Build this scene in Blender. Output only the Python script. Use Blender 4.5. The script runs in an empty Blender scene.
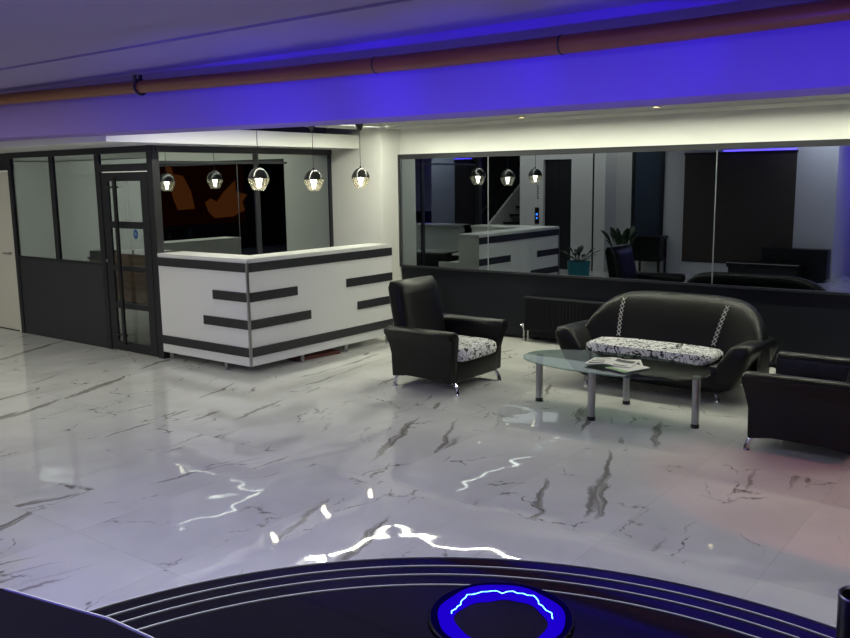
import bpy, bmesh, math, random
from mathutils import Vector, Matrix
random.seed(4)
S = bpy.context.scene
COL = S.collection
PI = math.pi

# ------------------------------------------------------------------ materials
def new_mat(name):
    m = bpy.data.materials.new(name); m.use_nodes = True
    nt = m.node_tree; nt.nodes.clear()
    out = nt.nodes.new('ShaderNodeOutputMaterial')
    return m, nt, out
def pbr(name, col, rough=.5, metal=0., spec=.5, bump=0., bscale=60., var=0., vscale=6., coat=0.):
    m, nt, out = new_mat(name)
    b = nt.nodes.new('ShaderNodeBsdfPrincipled')
    b.inputs['Base Color'].default_value = (*col, 1)
    b.inputs['Roughness'].default_value = rough
    b.inputs['Metallic'].default_value = metal
    b.inputs['Specular IOR Level'].default_value = spec
    b.inputs['Coat Weight'].default_value = coat
    b.inputs['Coat Roughness'].default_value = .05
    nt.links.new(b.outputs[0], out.inputs[0])
    tc = nt.nodes.new('ShaderNodeTexCoord')
    if bump:
        n = nt.nodes.new('ShaderNodeTexNoise'); n.inputs['Scale'].default_value = bscale
        n.inputs['Detail'].default_value = 3
        bp = nt.nodes.new('ShaderNodeBump'); bp.inputs['Strength'].default_value = bump
        bp.inputs['Distance'].default_value = .01
        nt.links.new(tc.outputs['Object'], n.inputs['Vector'])
        nt.links.new(n.outputs['Fac'], bp.inputs['Height'])
        nt.links.new(bp.outputs[0], b.inputs['Normal'])
    if var:
        n = nt.nodes.new('ShaderNodeTexNoise'); n.inputs['Scale'].default_value = vscale
        mx = nt.nodes.new('ShaderNodeMix'); mx.data_type = 'RGBA'
        mx.inputs['A'].default_value = (*[c*(1-var) for c in col], 1)
        mx.inputs['B'].default_value = (*[min(1, c*(1+var)) for c in col], 1)
        nt.links.new(tc.outputs['Object'], n.inputs['Vector'])
        nt.links.new(n.outputs['Fac'], mx.inputs['Factor'])
        nt.links.new(mx.outputs['Result'], b.inputs['Base Color'])
    return m
def emit(name, col, st):
    m, nt, out = new_mat(name)
    e = nt.nodes.new('ShaderNodeEmission'); e.inputs[0].default_value = (*col, 1); e.inputs[1].default_value = st
    nt.links.new(e.outputs[0], out.inputs[0]); return m
def mirror_mat(name, col, rough=0.):
    m, nt, out = new_mat(name)
    g = nt.nodes.new('ShaderNodeBsdfGlossy'); g.inputs['Color'].default_value = (*col, 1); g.inputs['Roughness'].default_value = rough
    nt.links.new(g.outputs[0], out.inputs[0]); return m
def clear_glass(name, tint, ior=1.45, extra=0., rough=0., haze=0.):
    m, nt, out = new_mat(name)
    t = nt.nodes.new('ShaderNodeBsdfTransparent'); t.inputs[0].default_value = (*tint, 1)
    g = nt.nodes.new('ShaderNodeBsdfGlossy'); g.inputs['Roughness'].default_value = rough
    # Schlick reflectance, the same on both sides of the sheet
    r0 = ((ior-1)/(ior+1))**2+extra
    w = nt.nodes.new('ShaderNodeLayerWeight'); w.inputs[0].default_value = .5
    f = nt.nodes.new('ShaderNodeMath'); f.operation = 'POWER'; f.inputs[1].default_value = 5.
    nt.links.new(w.outputs['Facing'], f.inputs[0])
    a = nt.nodes.new('ShaderNodeMath'); a.operation = 'MULTIPLY_ADD'; a.inputs[1].default_value = 1-r0; a.inputs[2].default_value = r0; a.use_clamp = True
    mx = nt.nodes.new('ShaderNodeMixShader')
    nt.links.new(f.outputs[0], a.inputs[0]); nt.links.new(a.outputs[0], mx.inputs[0])
    nt.links.new(t.outputs[0], mx.inputs[1]); nt.links.new(g.outputs[0], mx.inputs[2])
    if haze:   # slightly milky glass
        tr = nt.nodes.new('ShaderNodeBsdfTranslucent'); tr.inputs[0].default_value = (.85, .82, .66, 1)
        m2 = nt.nodes.new('ShaderNodeMixShader'); m2.inputs[0].default_value = haze
        nt.links.new(mx.outputs[0], m2.inputs[1]); nt.links.new(tr.outputs[0], m2.inputs[2]); mx = m2
    nt.links.new(mx.outputs[0], out.inputs[0]); return m

def marble():
    m, nt, out = new_mat('polished_marble_tile'); N = nt.nodes; L = nt.links
    def math_(op, a=None, b=None, c=None):
        n = N.new('ShaderNodeMath'); n.operation = op
        for i, v in enumerate((a, b, c)):
            if v is None: continue
            if isinstance(v, (int, float)): n.inputs[i].default_value = v
            else: L.new(v, n.inputs[i])
        return n.outputs[0]
    def ramp(v, p0, p1, c0=0., c1=1.):
        n = N.new('ShaderNodeMapRange'); n.clamp = True; n.interpolation_type = 'SMOOTHSTEP'
        L.new(v, n.inputs[0])
        for i, x in enumerate((p0, p1, c0, c1)): n.inputs[i+1].default_value = x
        return n.outputs[0]
    T = .8
    g = N.new('ShaderNodeNewGeometry'); sep = N.new('ShaderNodeSeparateXYZ'); L.new(g.outputs['Position'], sep.inputs[0])
    u = math_('DIVIDE', math_('ADD', sep.outputs[0], 1.9), T); v = math_('DIVIDE', math_('ADD', sep.outputs[1], -2.42+8), T*2)
    fu, fv = math_('FLOOR', u), math_('FLOOR', v)
    cell = N.new('ShaderNodeCombineXYZ'); L.new(fu, cell.inputs[0]); L.new(fv, cell.inputs[1])
    wn = N.new('ShaderNodeTexWhiteNoise'); wn.noise_dimensions = '3D'; L.new(cell.outputs[0], wn.inputs['Vector'])
    # position shifted by a random amount on every tile so no vein crosses a joint
    sc = N.new('ShaderNodeVectorMath'); sc.operation = 'SCALE'; sc.inputs['Scale'].default_value = 30; L.new(wn.outputs['Color'], sc.inputs[0])
    ad = N.new('ShaderNodeVectorMath'); ad.operation = 'ADD'; L.new(g.outputs['Position'], ad.inputs[0]); L.new(sc.outputs[0], ad.inputs[1])
    fl = N.new('ShaderNodeVectorMath'); fl.operation = 'MULTIPLY'; fl.inputs[1].default_value = (1, 1, 0)
    L.new(ad.outputs[0], fl.inputs[0])
    rot = N.new('ShaderNodeVectorRotate'); rot.rotation_type = 'Z_AXIS'; L.new(fl.outputs[0], rot.inputs['Vector'])
    L.new(math_('ADD', math_('MULTIPLY', math_('POWER', wn.outputs['Value'], 3.), .7), math.radians(-114)), rot.inputs['Angle'])
    # distortion
    dn = N.new('ShaderNodeTexNoise'); dn.inputs['Scale'].default_value = 3.2; dn.inputs['Detail'].default_value = 5; dn.inputs['Roughness'].default_value = .6
    L.new(fl.outputs[0], dn.inputs['Vector'])
    ds = N.new('ShaderNodeVectorMath'); ds.operation = 'MULTIPLY_ADD'; ds.inputs[1].default_value = (.0, .17, 0)
    L.new(dn.outputs['Color'], ds.inputs[0]); L.new(rot.outputs[0], ds.inputs[2])
    # broad streaks
    st = N.new('ShaderNodeMapping'); st.inputs['Scale'].default_value = (.55, 6.6, 1); L.new(ds.outputs[0], st.inputs['Vector'])
    n1 = N.new('ShaderNodeTexNoise'); n1.inputs['Scale'].default_value = 1.; n1.inputs['Detail'].default_value = 1.5; L.new(st.outputs[0], n1.inputs['Vector'])
    s1 = ramp(n1.outputs['Fac'], .636, .680)
    fn = N.new('ShaderNodeTexNoise'); fn.inputs['Scale'].default_value = 22; fn.inputs['Detail'].default_value = 6; L.new(fl.outputs[0], fn.inputs['Vector'])
    fib = N.new('ShaderNodeMapping'); fib.inputs['Scale'].default_value = (3, 40, 1); L.new(ds.outputs[0], fib.inputs['Vector'])
    fn2 = N.new('ShaderNodeTexNoise'); fn2.inputs['Scale'].default_value = 1.; fn2.inputs['Detail'].default_value = 4; L.new(fib.outputs[0], fn2.inputs['Vector'])
    s1 = math_('MULTIPLY', s1, ramp(fn2.outputs['Fac'], .25, .62, .35, 1.))
    # thin cracks: voronoi edges, broken up
    cm = N.new('ShaderNodeMapping'); cm.inputs['Scale'].default_value = (1.2, 2.3, 1)
    d2 = N.new('ShaderNodeVectorMath'); d2.operation = 'MULTIPLY_ADD'; d2.inputs[1].default_value = (.35, .35, 0)
    L.new(dn.outputs['Color'], d2.inputs[0]); L.new(rot.outputs[0], d2.inputs[2]); L.new(d2.outputs[0], cm.inputs['Vector'])
    vo = N.new('ShaderNodeTexVoronoi'); vo.feature = 'DISTANCE_TO_EDGE'; vo.inputs['Scale'].default_value = 1.3; L.new(cm.outputs[0], vo.inputs['Vector'])
    crack = ramp(vo.outputs['Distance'], .004, .022, 1., 0.)
    bk = N.new('ShaderNodeTexNoise'); bk.inputs['Scale'].default_value = 2.1; bk.inputs['Detail'].default_value = 2; L.new(fl.outputs[0], bk.inputs['Vector'])
    crack = math_('MULTIPLY', crack, ramp(bk.outputs['Fac'], .52, .62))
    crack = math_('MULTIPLY', crack, ramp(fn.outputs['Fac'], .35, .6, .15, 1.))
    # soft clouds
    cl = N.new('ShaderNodeTexNoise'); cl.inputs['Scale'].default_value = 1.6; cl.inputs['Detail'].default_value = 3; L.new(ds.outputs[0], cl.inputs['Vector'])
    def mix(fac, a, b):
        n = N.new('ShaderNodeMix'); n.data_type = 'RGBA'
        L.new(fac, n.inputs['Factor'])
        for k, c in (('A', a), ('B', b)):
            if isinstance(c, tuple): n.inputs[k].default_value = (*c, 1)
            else: L.new(c, n.inputs[k])
        return n.outputs['Result']
    base = mix(ramp(cl.outputs['Fac'], .35, .7), (.72, .72, .685), (.63, .63, .60))
    base = mix(math_('MULTIPLY', s1, .85), base, (.19, .175, .14))
    base = mix(math_('MULTIPLY', crack, .85), base, (.13, .115, .09))
    # joints
    du = math_('ABSOLUTE', math_('SUBTRACT', math_('FRACT', u), .5)); dv = math_('ABSOLUTE', math_('SUBTRACT', math_('FRACT', v), .5))
    jt = math_('MAXIMUM', ramp(du, .4965, .4985), ramp(dv, .49825, .49925))
    base = mix(math_('MULTIPLY', jt, .25), base, (.25, .25, .24))
    b = N.new('ShaderNodeBsdfPrincipled'); L.new(base, b.inputs['Base Color'])
    b.inputs['Roughness'].default_value = .03; b.inputs['IOR'].default_value = 1.52
    # slight unevenness of the polish and tiny tilt per tile
    wv = N.new('ShaderNodeTexNoise'); wv.inputs['Scale'].default_value = 2.6; wv.inputs['Detail'].default_value = 1.; L.new(g.outputs['Position'], wv.inputs['Vector'])
    c05 = N.new('ShaderNodeVectorMath'); c05.operation = 'SUBTRACT'; c05.inputs[1].default_value = (.5, .5, .5); L.new(wn.outputs['Color'], c05.inputs[0])
    tl = N.new('ShaderNodeVectorMath'); tl.operation = 'MULTIPLY'; tl.inputs[1].default_value = (.010, .010, 0); L.new(c05.outputs[0], tl.inputs[0])
    bp = N.new('ShaderNodeBump'); bp.inputs['Strength'].default_value = 1.; bp.inputs['Distance'].default_value = .0055
    L.new(wv.outputs['Fac'], bp.inputs['Height'])
    an = N.new('ShaderNodeVectorMath'); an.operation = 'ADD'; L.new(bp.outputs[0], an.inputs[0]); L.new(tl.outputs[0], an.inputs[1])
    nn = N.new('ShaderNodeVectorMath'); nn.operation = 'NORMALIZE'; L.new(an.outputs[0], nn.inputs[0])
    L.new(nn.outputs[0], b.inputs['Normal'])
    L.new(b.outputs[0], out.inputs[0])
    return m

def pattern_fabric():
    m, nt, out = new_mat('monochrome_print_fabric'); N = nt.nodes; L = nt.links
    tc = N.new('ShaderNodeTexCoord')
    def noise(sc, det, dist, off):
        mp = N.new('ShaderNodeMapping'); mp.inputs['Location'].default_value = off; L.new(tc.outputs['Object'], mp.inputs['Vector'])
        n = N.new('ShaderNodeTexNoise'); n.inputs['Scale'].default_value = sc; n.inputs['Detail'].default_value = det; n.inputs['Distortion'].default_value = dist
        L.new(mp.outputs[0], n.inputs['Vector']); return n.outputs['Fac']
    def op(o, a, b):
        n = N.new('ShaderNodeMath'); n.operation = o
        for i, v in enumerate((a, b)):
            if isinstance(v, (int, float)): n.inputs[i].default_value = v
            else: L.new(v, n.inputs[i])
        return n.outputs[0]
    # drawn black lines (contours of a noise field) and black blots
    l1 = op('LESS_THAN', op('ABSOLUTE', op('SUBTRACT', noise(11, 1.5, 1.2, (0, 0, 0)), .5), 0), .022)
    l2 = op('LESS_THAN', op('ABSOLUTE', op('SUBTRACT', noise(17, 1, .6, (5, 2, 1)), .42), 0), .014)
    bl = op('GREATER_THAN', noise(9, 2, 2., (2, 7, 3)), .622)
    a = op('MAXIMUM', op('MAXIMUM', l1, l2), bl)
    mi = N.new('ShaderNodeMix'); mi.data_type = 'RGBA'; mi.inputs['A'].default_value = (.74, .74, .74, 1); mi.inputs['B'].default_value = (.02, .02, .025, 1)
    L.new(a, mi.inputs['Factor'])
    b = N.new('ShaderNodeBsdfPrincipled'); b.inputs['Roughness'].default_value = .8; L.new(mi.outputs['Result'], b.inputs['Base Color'])
    L.new(b.outputs[0], out.inputs[0]); return m

def stripes_mat(name, c1, c2, axis, scale, rough=.7, distort=.6):
    m, nt, out = new_mat(name); N = nt.nodes; L = nt.links
    tc = N.new('ShaderNodeTexCoord'); w = N.new('ShaderNodeTexWave'); w.bands_direction = axis
    w.inputs['Scale'].default_value = scale; w.inputs['Distortion'].default_value = distort; w.inputs['Detail'].default_value = 2
    L.new(tc.outputs['Object'], w.inputs['Vector'])
    mi = N.new('ShaderNodeMix'); mi.data_type = 'RGBA'; mi.inputs['A'].default_value = (*c1, 1); mi.inputs['B'].default_value = (*c2, 1)
    L.new(w.outputs['Fac'], mi.inputs['Factor'])
    b = N.new('ShaderNodeBsdfPrincipled'); b.inputs['Roughness'].default_value = rough; L.new(mi.outputs['Result'], b.inputs['Base Color'])
    L.new(b.outputs[0], out.inputs[0]); return m

def leather_mat():
    m = pbr('black_leather', (.0038, .0038, .0044), .36, spec=.26, bump=.25, bscale=90)
    return m

M = dict(
 marble=marble(),
 white=pbr('white_paint', (.74, .74, .70), .6, var=.03, vscale=2),
 ceil=pbr('ceiling_paint_with_violet_light', (.29, .24, .46), .75, bump=.05, bscale=30),  # violet of the coloured light partly mixed into the base colour
 beam=pbr('beam_paint_with_blue_light', (.29, .20, .58), .7, bump=.06, bscale=25),  # lilac base carries part of the blue wash
 charcoal=pbr('charcoal_board', (.024, .027, .029), .5, var=.1, vscale=5),
 frame=pbr('dark_aluminium', (.012, .013, .017), .4),
 navy=pbr('dark_wall_board', (.006, .007, .011), .45, spec=.2, bump=.05, bscale=15),
 black=pbr('black_plastic', (.006, .006, .007), .35),
 bglass=pbr('black_lacquered_glass', (.005, .005, .006), .05, spec=.6),
 steel=pbr('brushed_steel', (.42, .42, .44), .28, metal=1),
 chrome=pbr('chrome', (.75, .75, .77), .07, metal=1),
 edge=pbr('polished_glass_edge', (.62, .64, .58), .45, metal=.3),
 leather=leather_mat(), fabric=pattern_fabric(),
 deskwhite=pbr('white_laminate', (.82, .82, .80), .3, spec=.4),
 deskband=pbr('graphite_laminate', (.020, .021, .025), .4),
 mirror=mirror_mat('smoked_mirror_glass', (.245, .275, .305)),
 filmglass=mirror_mat('dark_film_glass', (.33, .36, .37)),
 edgebright=pbr('mirror_edge', (.30, .33, .34), .3, metal=.6),
 pane=clear_glass('tinted_pane', (.63, .67, .655), 1.45, .03),
 tableglass=clear_glass('smoked_table_glass', (.52, .62, .57), 1.5, .03),
 shade=clear_glass('lamp_glass', (.95, .94, .86), 1.5, .10, 0., .06),
 bulb=emit('lit_bulb', (1., .95, .82), 28.),
 led=emit('white_led', (.98, 1., .80), 125.),
 blueled=emit('blue_led', (.10, .06, 1.), 14.),
 bluedot=emit('blue_led_dots', (.10, .35, 1.), 9.),
 bluegl=emit('blue_band_glow', (.02, .0, 1.), .6),
 bluedim=emit('blue_halo_glow', (.03, .0, 1.), .035),  # faint halo round the blue glow, as emission
 spot=emit('warm_spot', (1., .78, .36), 14.),
 pipe=pbr('brown_pipe_paint', (.22, .075, .022), .38, spec=.5, var=.15, vscale=3),
 clamp=pbr('dark_iron', (.02, .018, .018), .5),
 radiator=pbr('black_radiator_enamel', (.005, .005, .007), .5, spec=.15),
 door=pbr('cream_door', (.70, .68, .58), .5),
 wood=stripes_mat('brown_wood', (.105, .055, .028), (.055, .027, .014), 'Z', 3, .55, 4.),
 redwood=pbr('reddish_board', (.10, .022, .012), .5, var=.2),
 blind=stripes_mat('woven_brown_blind', (.085, .066, .050), (.048, .038, .030), 'Z', 9, .85, 1.2),
 blueblind=pbr('slate_blue_blind', (.028, .045, .075), .8),
 teal=pbr('teal_glaze', (.012, .19, .24), .35),
 soil=pbr('potting_soil', (.03, .02, .012), .9),
 leaf=pbr('dark_leaf', (.018, .045, .016), .4, var=.4, vscale=20),
 beige=pbr('beige_ceramic', (.42, .36, .28), .5),
 paper=pbr('paper', (.72, .71, .68), .6),
 bluesign=pbr('blue_print', (.03, .16, .52), .5),
 screen=emit('lift_display_blue', (.05, .25, 1.), 5.),
 screenred=emit('lift_display_red', (1., .05, .02), 1.2),
 orange=emit('orange_glow', (1., .24, .05), .42),  # emission for the added orange glow panel
 brick=emit('dim_red_glow', (.55, .07, .03), .06),
 step=pbr('dark_stone_step', (.022, .021, .020), .4),
 green=pbr('green_print', (.22, .42, .12), .5),
 ink=pbr('ink_print', (.03, .03, .035), .5),
)
# ------------------------------------------------------------------ mesh helpers
class MB:
    def __init__(s): s.bm = bmesh.new()
    def box(s, c0, c1, bev=0., seg=2, rot=None, pivot=None):
        x0, y0, z0 = c0; x1, y1, z1 = c1
        r = bmesh.ops.create_cube(s.bm, size=1.)
        bmesh.ops.transform(s.bm, matrix=Matrix.Translation(((x0+x1)/2, (y0+y1)/2, (z0+z1)/2)) @ Matrix.Diagonal((x1-x0, y1-y0, z1-z0, 1)), verts=r['verts'])
        vs = r['verts']
        if bev:
            es = list({e for v in vs for e in v.link_edges})
            q = bmesh.ops.bevel(s.bm, geom=es, offset=bev, segments=seg, affect='EDGES', profile=.5)
            vs = list({v for f in q['faces'] for v in f.verts} | {v for v in vs if v.is_valid})
        if rot is not None:
            p = Vector(pivot or ((x0+x1)/2, (y0+y1)/2, (z0+z1)/2))
            bmesh.ops.transform(s.bm, matrix=Matrix.Translation(p) @ rot @ Matrix.Translation(-p), verts=vs)
        return vs
    def cyl(s, p0, p1, r0, r1=None, n=20, caps=True):
        p0, p1 = Vector(p0), Vector(p1); r1 = r0 if r1 is None else r1
        d = p1-p0; q = d.to_track_quat('Z', 'Y').to_matrix().to_4x4()
        r = bmesh.ops.create_cone(s.bm, cap_ends=caps, segments=n, radius1=r0, radius2=r1, depth=d.length)
        bmesh.ops.transform(s.bm, matrix=Matrix.Translation((p0+p1)/2) @ q, verts=r['verts'])
    def lathe(s, prof, c=(0, 0, 0), n=28, close_ends=True):
        rings = []
        for r, z in prof:
            if r < 1e-5: rings.append([s.bm.verts.new((c[0], c[1], c[2]+z))])
            else: rings.append([s.bm.verts.new((c[0]+r*math.cos(2*PI*i/n), c[1]+r*math.sin(2*PI*i/n), c[2]+z)) for i in range(n)])
        for a, b in zip(rings, rings[1:]):
            for i in range(n):
                j = (i+1) % n
                if len(a) == 1 and len(b) == 1: continue
                if len(a) == 1: s.bm.faces.new((a[0], b[j], b[i]))
                elif len(b) == 1: s.bm.faces.new((a[i], a[j], b[0]))
                else: s.bm.faces.new((a[i], a[j], b[j], b[i]))
    def tube(s, pts, r, n=10, cap=True):
        pts = [Vector(p) for p in pts]; rr = r if isinstance(r, (list, tuple)) else [r]*len(pts)
        rings = []; up = Vector((0, 0, 1))
        for i, p in enumerate(pts):
            t = (pts[min(i+1, len(pts)-1)]-pts[max(i-1, 0)]).normalized()
            a = t.cross(up)
            if a.length < 1e-3: a = t.cross(Vector((1, 0, 0)))
            a.normalize(); b = a.cross(t)
            rings.append([s.bm.verts.new(p+(a*math.cos(2*PI*k/n)+b*math.sin(2*PI*k/n))*rr[i]) for k in range(n)])
        for A, B in zip(rings, rings[1:]):
            for k in range(n): s.bm.faces.new((A[k], A[(k+1) % n], B[(k+1) % n], B[k]))
        if cap: s.bm.faces.new(rings[0][::-1]); s.bm.faces.new(rings[-1])
    def prism(s, poly, ax, a0, a1):
        """polygon in the plane normal to axis ax ('X','Y','Z'), swept a0..a1"""
        def P(u, v, w): return {'X': (w, u, v), 'Y': (u, w, v), 'Z': (u, v, w)}[ax]
        A = [s.bm.verts.new(P(u, v, a0)) for u, v in poly]; B = [s.bm.verts.new(P(u, v, a1)) for u, v in poly]
        n = len(poly)
        s.bm.faces.new(A); s.bm.faces.new(B[::-1])
        for i in range(n): s.bm.faces.new((A[i], B[i], B[(i+1) % n], A[(i+1) % n]))
    def grid(s, rows, closed_u=False, caps=False):
        vs = [[s.bm.verts.new(p) for p in row] for row in rows]
        for a, b in zip(vs, vs[1:]):
            n = len(a)
            for i in range(n if closed_u else n-1):
                j = (i+1) % n; s.bm.faces.new((a[i], a[j], b[j], b[i]))
        if caps: s.bm.faces.new(vs[0][::-1]); s.bm.faces.new(vs[-1])
    def build(s, name, mat, parent=None, smooth=False, sub=0, bevel=0., angle=35):
        bmesh.ops.recalc_face_normals(s.bm, faces=s.bm.faces)
        me = bpy.data.meshes.new(name); s.bm.to_mesh(me); s.bm.free()
        me.materials.append(mat)
        if smooth:
            me.polygons.foreach_set('use_smooth', [True]*len(me.polygons))
            if not sub: me.set_sharp_from_angle(angle=math.radians(angle))
        o = bpy.data.objects.new(name, me); COL.objects.link(o)
        if parent: o.parent = parent
        if bevel:
            b = o.modifiers.new('bevel', 'BEVEL'); b.width = bevel; b.segments = 2; b.limit_method = 'ANGLE'
        if sub:
            b = o.modifiers.new('sub', 'SUBSURF'); b.levels = sub; b.render_levels = sub
        return o
def tag(o, label=None, cat=None, group=None, kind=None):
    if label: o['label'] = label
    if cat: o['category'] = cat
    if group: o['group'] = group
    if kind: o['kind'] = kind
    return o
def thing(name, label, cat, loc=(0, 0, 0), rz=0., group=None):
    o = bpy.data.objects.new(name, None); COL.objects.link(o); o.location = loc; o.rotation_euler = (0, 0, rz)
    o.empty_display_size = .1
    return tag(o, label, cat, group)
def dup(root, loc, rz, label, group=None):
    def cp(o, par):
        c = o.copy(); COL.objects.link(c); c.parent = par
        for ch in list(o.children): cp(ch, c)
        return c
    r = cp(root, None); r.location = loc; r.rotation_euler = (0, 0, rz); r['label'] = label
    if group: r['group'] = group
    return r
def bx(name, mat, c0, c1, parent=None, bev=0.):
    m = MB(); m.box(c0, c1, bev); return m.build(name, mat, parent)
def struct(name, mat, c0, c1, label, cat='wall', bev=0.):
    return tag(bx(name, mat, c0, c1, None, bev), label, cat, None, 'structure')

# ------------------------------------------------------------------ key planes (metres, camera stands at x=0, y=0)
MY = 8.72          # mirror surface
WX = -7.93         # dark film glass behind the desk
PY = 5.60          # office partition front
COLX, WY = -7.06, 8.38

# ------------------------------------------------------------------ setting
struct('floor', M['marble'], (-16, -2.2, -.1), (3.4, 9.2, 0), 'polished white marble tile floor with grey brown veins', 'floor')
# ceilings
struct('ceiling', M['white'], (-16, 4.8, 2.285), (-7.43, 9.2, 2.45), 'low ceiling over the glazed office', 'ceiling')
struct('ceiling_recess', M['white'], (-7.43, 4.75, 2.52), (3.4, 9.2, 2.65), 'raised ceiling over the reception and seating', 'ceiling')
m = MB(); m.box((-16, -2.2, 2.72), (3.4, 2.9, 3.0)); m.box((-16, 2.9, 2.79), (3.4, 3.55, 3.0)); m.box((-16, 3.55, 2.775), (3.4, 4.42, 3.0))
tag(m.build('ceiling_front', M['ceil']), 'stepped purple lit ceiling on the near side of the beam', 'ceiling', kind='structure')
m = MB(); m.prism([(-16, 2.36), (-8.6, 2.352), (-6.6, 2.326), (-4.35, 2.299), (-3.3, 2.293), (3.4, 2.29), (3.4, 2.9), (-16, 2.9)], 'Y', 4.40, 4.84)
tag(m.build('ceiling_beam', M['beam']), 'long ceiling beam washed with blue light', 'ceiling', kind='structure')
# soffit side face
# back wall
struct('wall_back', M['white'], (COLX, 8.76, 2.2), (3.4, 9.2, 2.55), 'white wall strip above the long mirror', 'wall')
struct('wall_back_lower', M['navy'], (COLX, 8.75, .03), (3.4, 9.2, .80), 'dark board wall below the mirror', 'wall')
struct('wall_back_core', M['navy'], (COLX, 8.80, .80), (3.4, 9.2, 2.2), 'wall behind the mirror panels', 'wall')
struct('wall_column', M['white'], (-7.98, WY, 0), (COLX, 9.2, 2.56), 'white column between the glass and the mirror', 'wall')
# mirror frame
m = MB(); m.box((COLX, 8.70, 2.145), (3.4, 8.80, 2.205)); m.box((COLX, 8.70, .775), (3.4, 8.80, .80)); m.box((COLX-.0, 8.70, .80), (COLX+.03, 8.80, 2.145))
tag(m.build('trim_1', M['frame']), 'black frame round the mirror wall', 'trim', kind='structure')
# mirrors: three big panels
xs = [COLX+.03, -5.70, -2.99, 3.4]
mk = ['left smoked mirror panel, beside the white column', 'middle smoked mirror panel above the radiator and sofa', 'right smoked mirror panel above the armchair and sofa end']
for i in range(3):
    root = thing('mirror_panel', mk[i], 'mirror', ((xs[i]+xs[i+1])/2, 8.76, .80), 0, 'wall mirror panels')
    w = (xs[i+1]-xs[i])/2
    bx('mirror_glass', M['mirror'], (-w+.004, -.04, 0), (w-.004, -.01, 1.345), root)
    bx('polished_edge', M['edgebright'], (-w, -.043, 0), (-w+.006, -.01, 1.345), root); bx('polished_edge', M['edgebright'], (w-.006, -.043, 0), (w, -.01, 1.345), root)
# room ends
struct('wall_right', M['navy'], (3.3, -2.2, 0), (3.4, 9.2, 3.0), 'right end wall outside the photograph', 'wall')
struct('wall_left', M['white'], (-16, -2.2, 0), (-15.9, 9.2, 3.0), 'far left wall', 'wall')
struct('wall_camera_side', M['white'], (-3.53, -2.2, 0), (3.4, -2.1, 3.0), 'rear wall seen blue in the mirror', 'wall')
# wall left of the partition with white door
m = MB(); m.box((-16, 5.655, 0), (-11.95, 5.69, 2.285)); m.box((-11.95, 5.655, 2.07), (-10.86, 5.69, 2.285))
tag(m.build('wall_front', M['frame']), 'dark wall round the cream door at far left', 'wall', kind='structure')
d = thing('door_1', 'cream white door at the far left edge beside the dark office partition', 'door', (-11.4, 5.665, 0)); d['kind'] = 'structure'
bx('door_leaf', M['door'], (-.53, -.02, .012), (.46, .025, 2.06), d, .004)
m = MB(); m.box((.46, -.035, 0), (.535, .025, 2.06)); m.build('door_frame', M['door'], d)
m = MB(); m.box((-.53, -.026, .0), (.40, -.02, .012)); m.build('threshold', M['clamp'], d)
m = MB(); m.cyl((.38, -.02, 1.02), (.38, -.07, 1.02), .012); m.tube([(.38, -.07, 1.02), (.26, -.07, 1.02)], .01); m.build('door_handle', M['steel'], d, True)

# ------------------------------------------------------------------ office partition
pt = thing('wall_office', 'charcoal and glass office partition beside the reception desk', 'partition', (0, 0, 0)); pt['kind'] = 'structure'
zt = 2.285
m = MB()
m.box((-10.86, PY, 2.215), (-7.86, PY+.05, zt))                       # head
for x0, x1, z0 in ((-10.86, -10.78, 0), (-9.89, -9.80, 1.0), (-8.93, -8.84, 0), (-7.96, -7.86, 0)):
    m.box((x0, PY, z0), (x1, PY+(.09 if x0 == -7.96 else .035), 2.215))
m.box((-10.78, PY, .965), (-8.93, PY+.035, 1.0)); m.box((-8.84, PY, 2.02), (-7.96, PY+.035, 2.10))
# return along the side
m.box((-7.96, PY+.09, 2.215), (-7.90, 8.38, zt)); m.box((-7.96, 8.34, 0), (-7.91, 8.38, 2.215)); m.box((-7.96, 7.06, 0), (-7.915, 7.13, 2.215)); m.box((-7.96, PY+.09, 2.10), (-7.922, 7.6, 2.125))
m.build('partition_frame', M['frame'], pt, bevel=.004)
bx('lower_panel', M['charcoal'], (-10.78, PY+.012, 0), (-8.93, PY+.03, .965), pt)
m = MB(); m.box((-10.78, PY+.016, 1.0), (-9.89, PY+.022, 2.215)); m.build('window_pane', M['pane'], pt)
m = MB(); m.box((-9.80, PY+.016, 1.0), (-8.93, PY+.022, 2.215)); m.build('window_pane', M['pane'], pt)
m = MB(); m.box((-8.84, PY+.016, 2.10), (-7.96, PY+.022, 2.215)); m.build('transom_pane', M['pane'], pt)
m = MB(); m.box((WX-.02, PY+.09, 0), (WX, 7.06, 2.215)); m.build('dark_glass_pane', M['filmglass'], pt)
m = MB(); m.box((WX-.02, 7.13, 0), (WX, 8.34, 2.215)); m.build('dark_glass_pane', M['filmglass'], pt)
# glazed door
d = thing('door_2', 'black framed glazed office door with four panes and a long pull bar', 'door', (0, 0, 0)); d['kind'] = 'structure'
m = MB()
X0, X1 = -8.825, -7.975; gx0, gx1 = -8.70, -8.10
zs = [(.12, .50), (.565, .925), (.985, 1.40), (1.475, 1.915)]
m.box((X0, PY+.005, .01), (gx0, PY+.03, 2.01)); m.box((gx1, PY+.005, .01), (X1, PY+.03, 2.01))
zz = [.01]+[v for z in zs for v in z]+[2.01]
for i in range(0, len(zz), 2): m.box((gx0, PY+.005, zz[i]), (gx1, PY+.03, zz[i+1]))
m.build('door_frame', M['frame'], d, bevel=.003)
for z0, z1 in zs: bx('door_pane', M['pane'], (gx0, PY+.016, z0), (gx1, PY+.022, z1), d)
m = MB(); m.box((-8.505, PY-.07, .10), (-8.455, PY-.045, 1.96), .004)
for z in (.2, 1.85): m.tube([(-8.48, PY-.05, z), (-8.48, PY-.02, z), (-8.72, PY-.02, z), (-8.72, PY+.01, z)], .01, 8)
m.build('pull_handle', M['black'], d)
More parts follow.
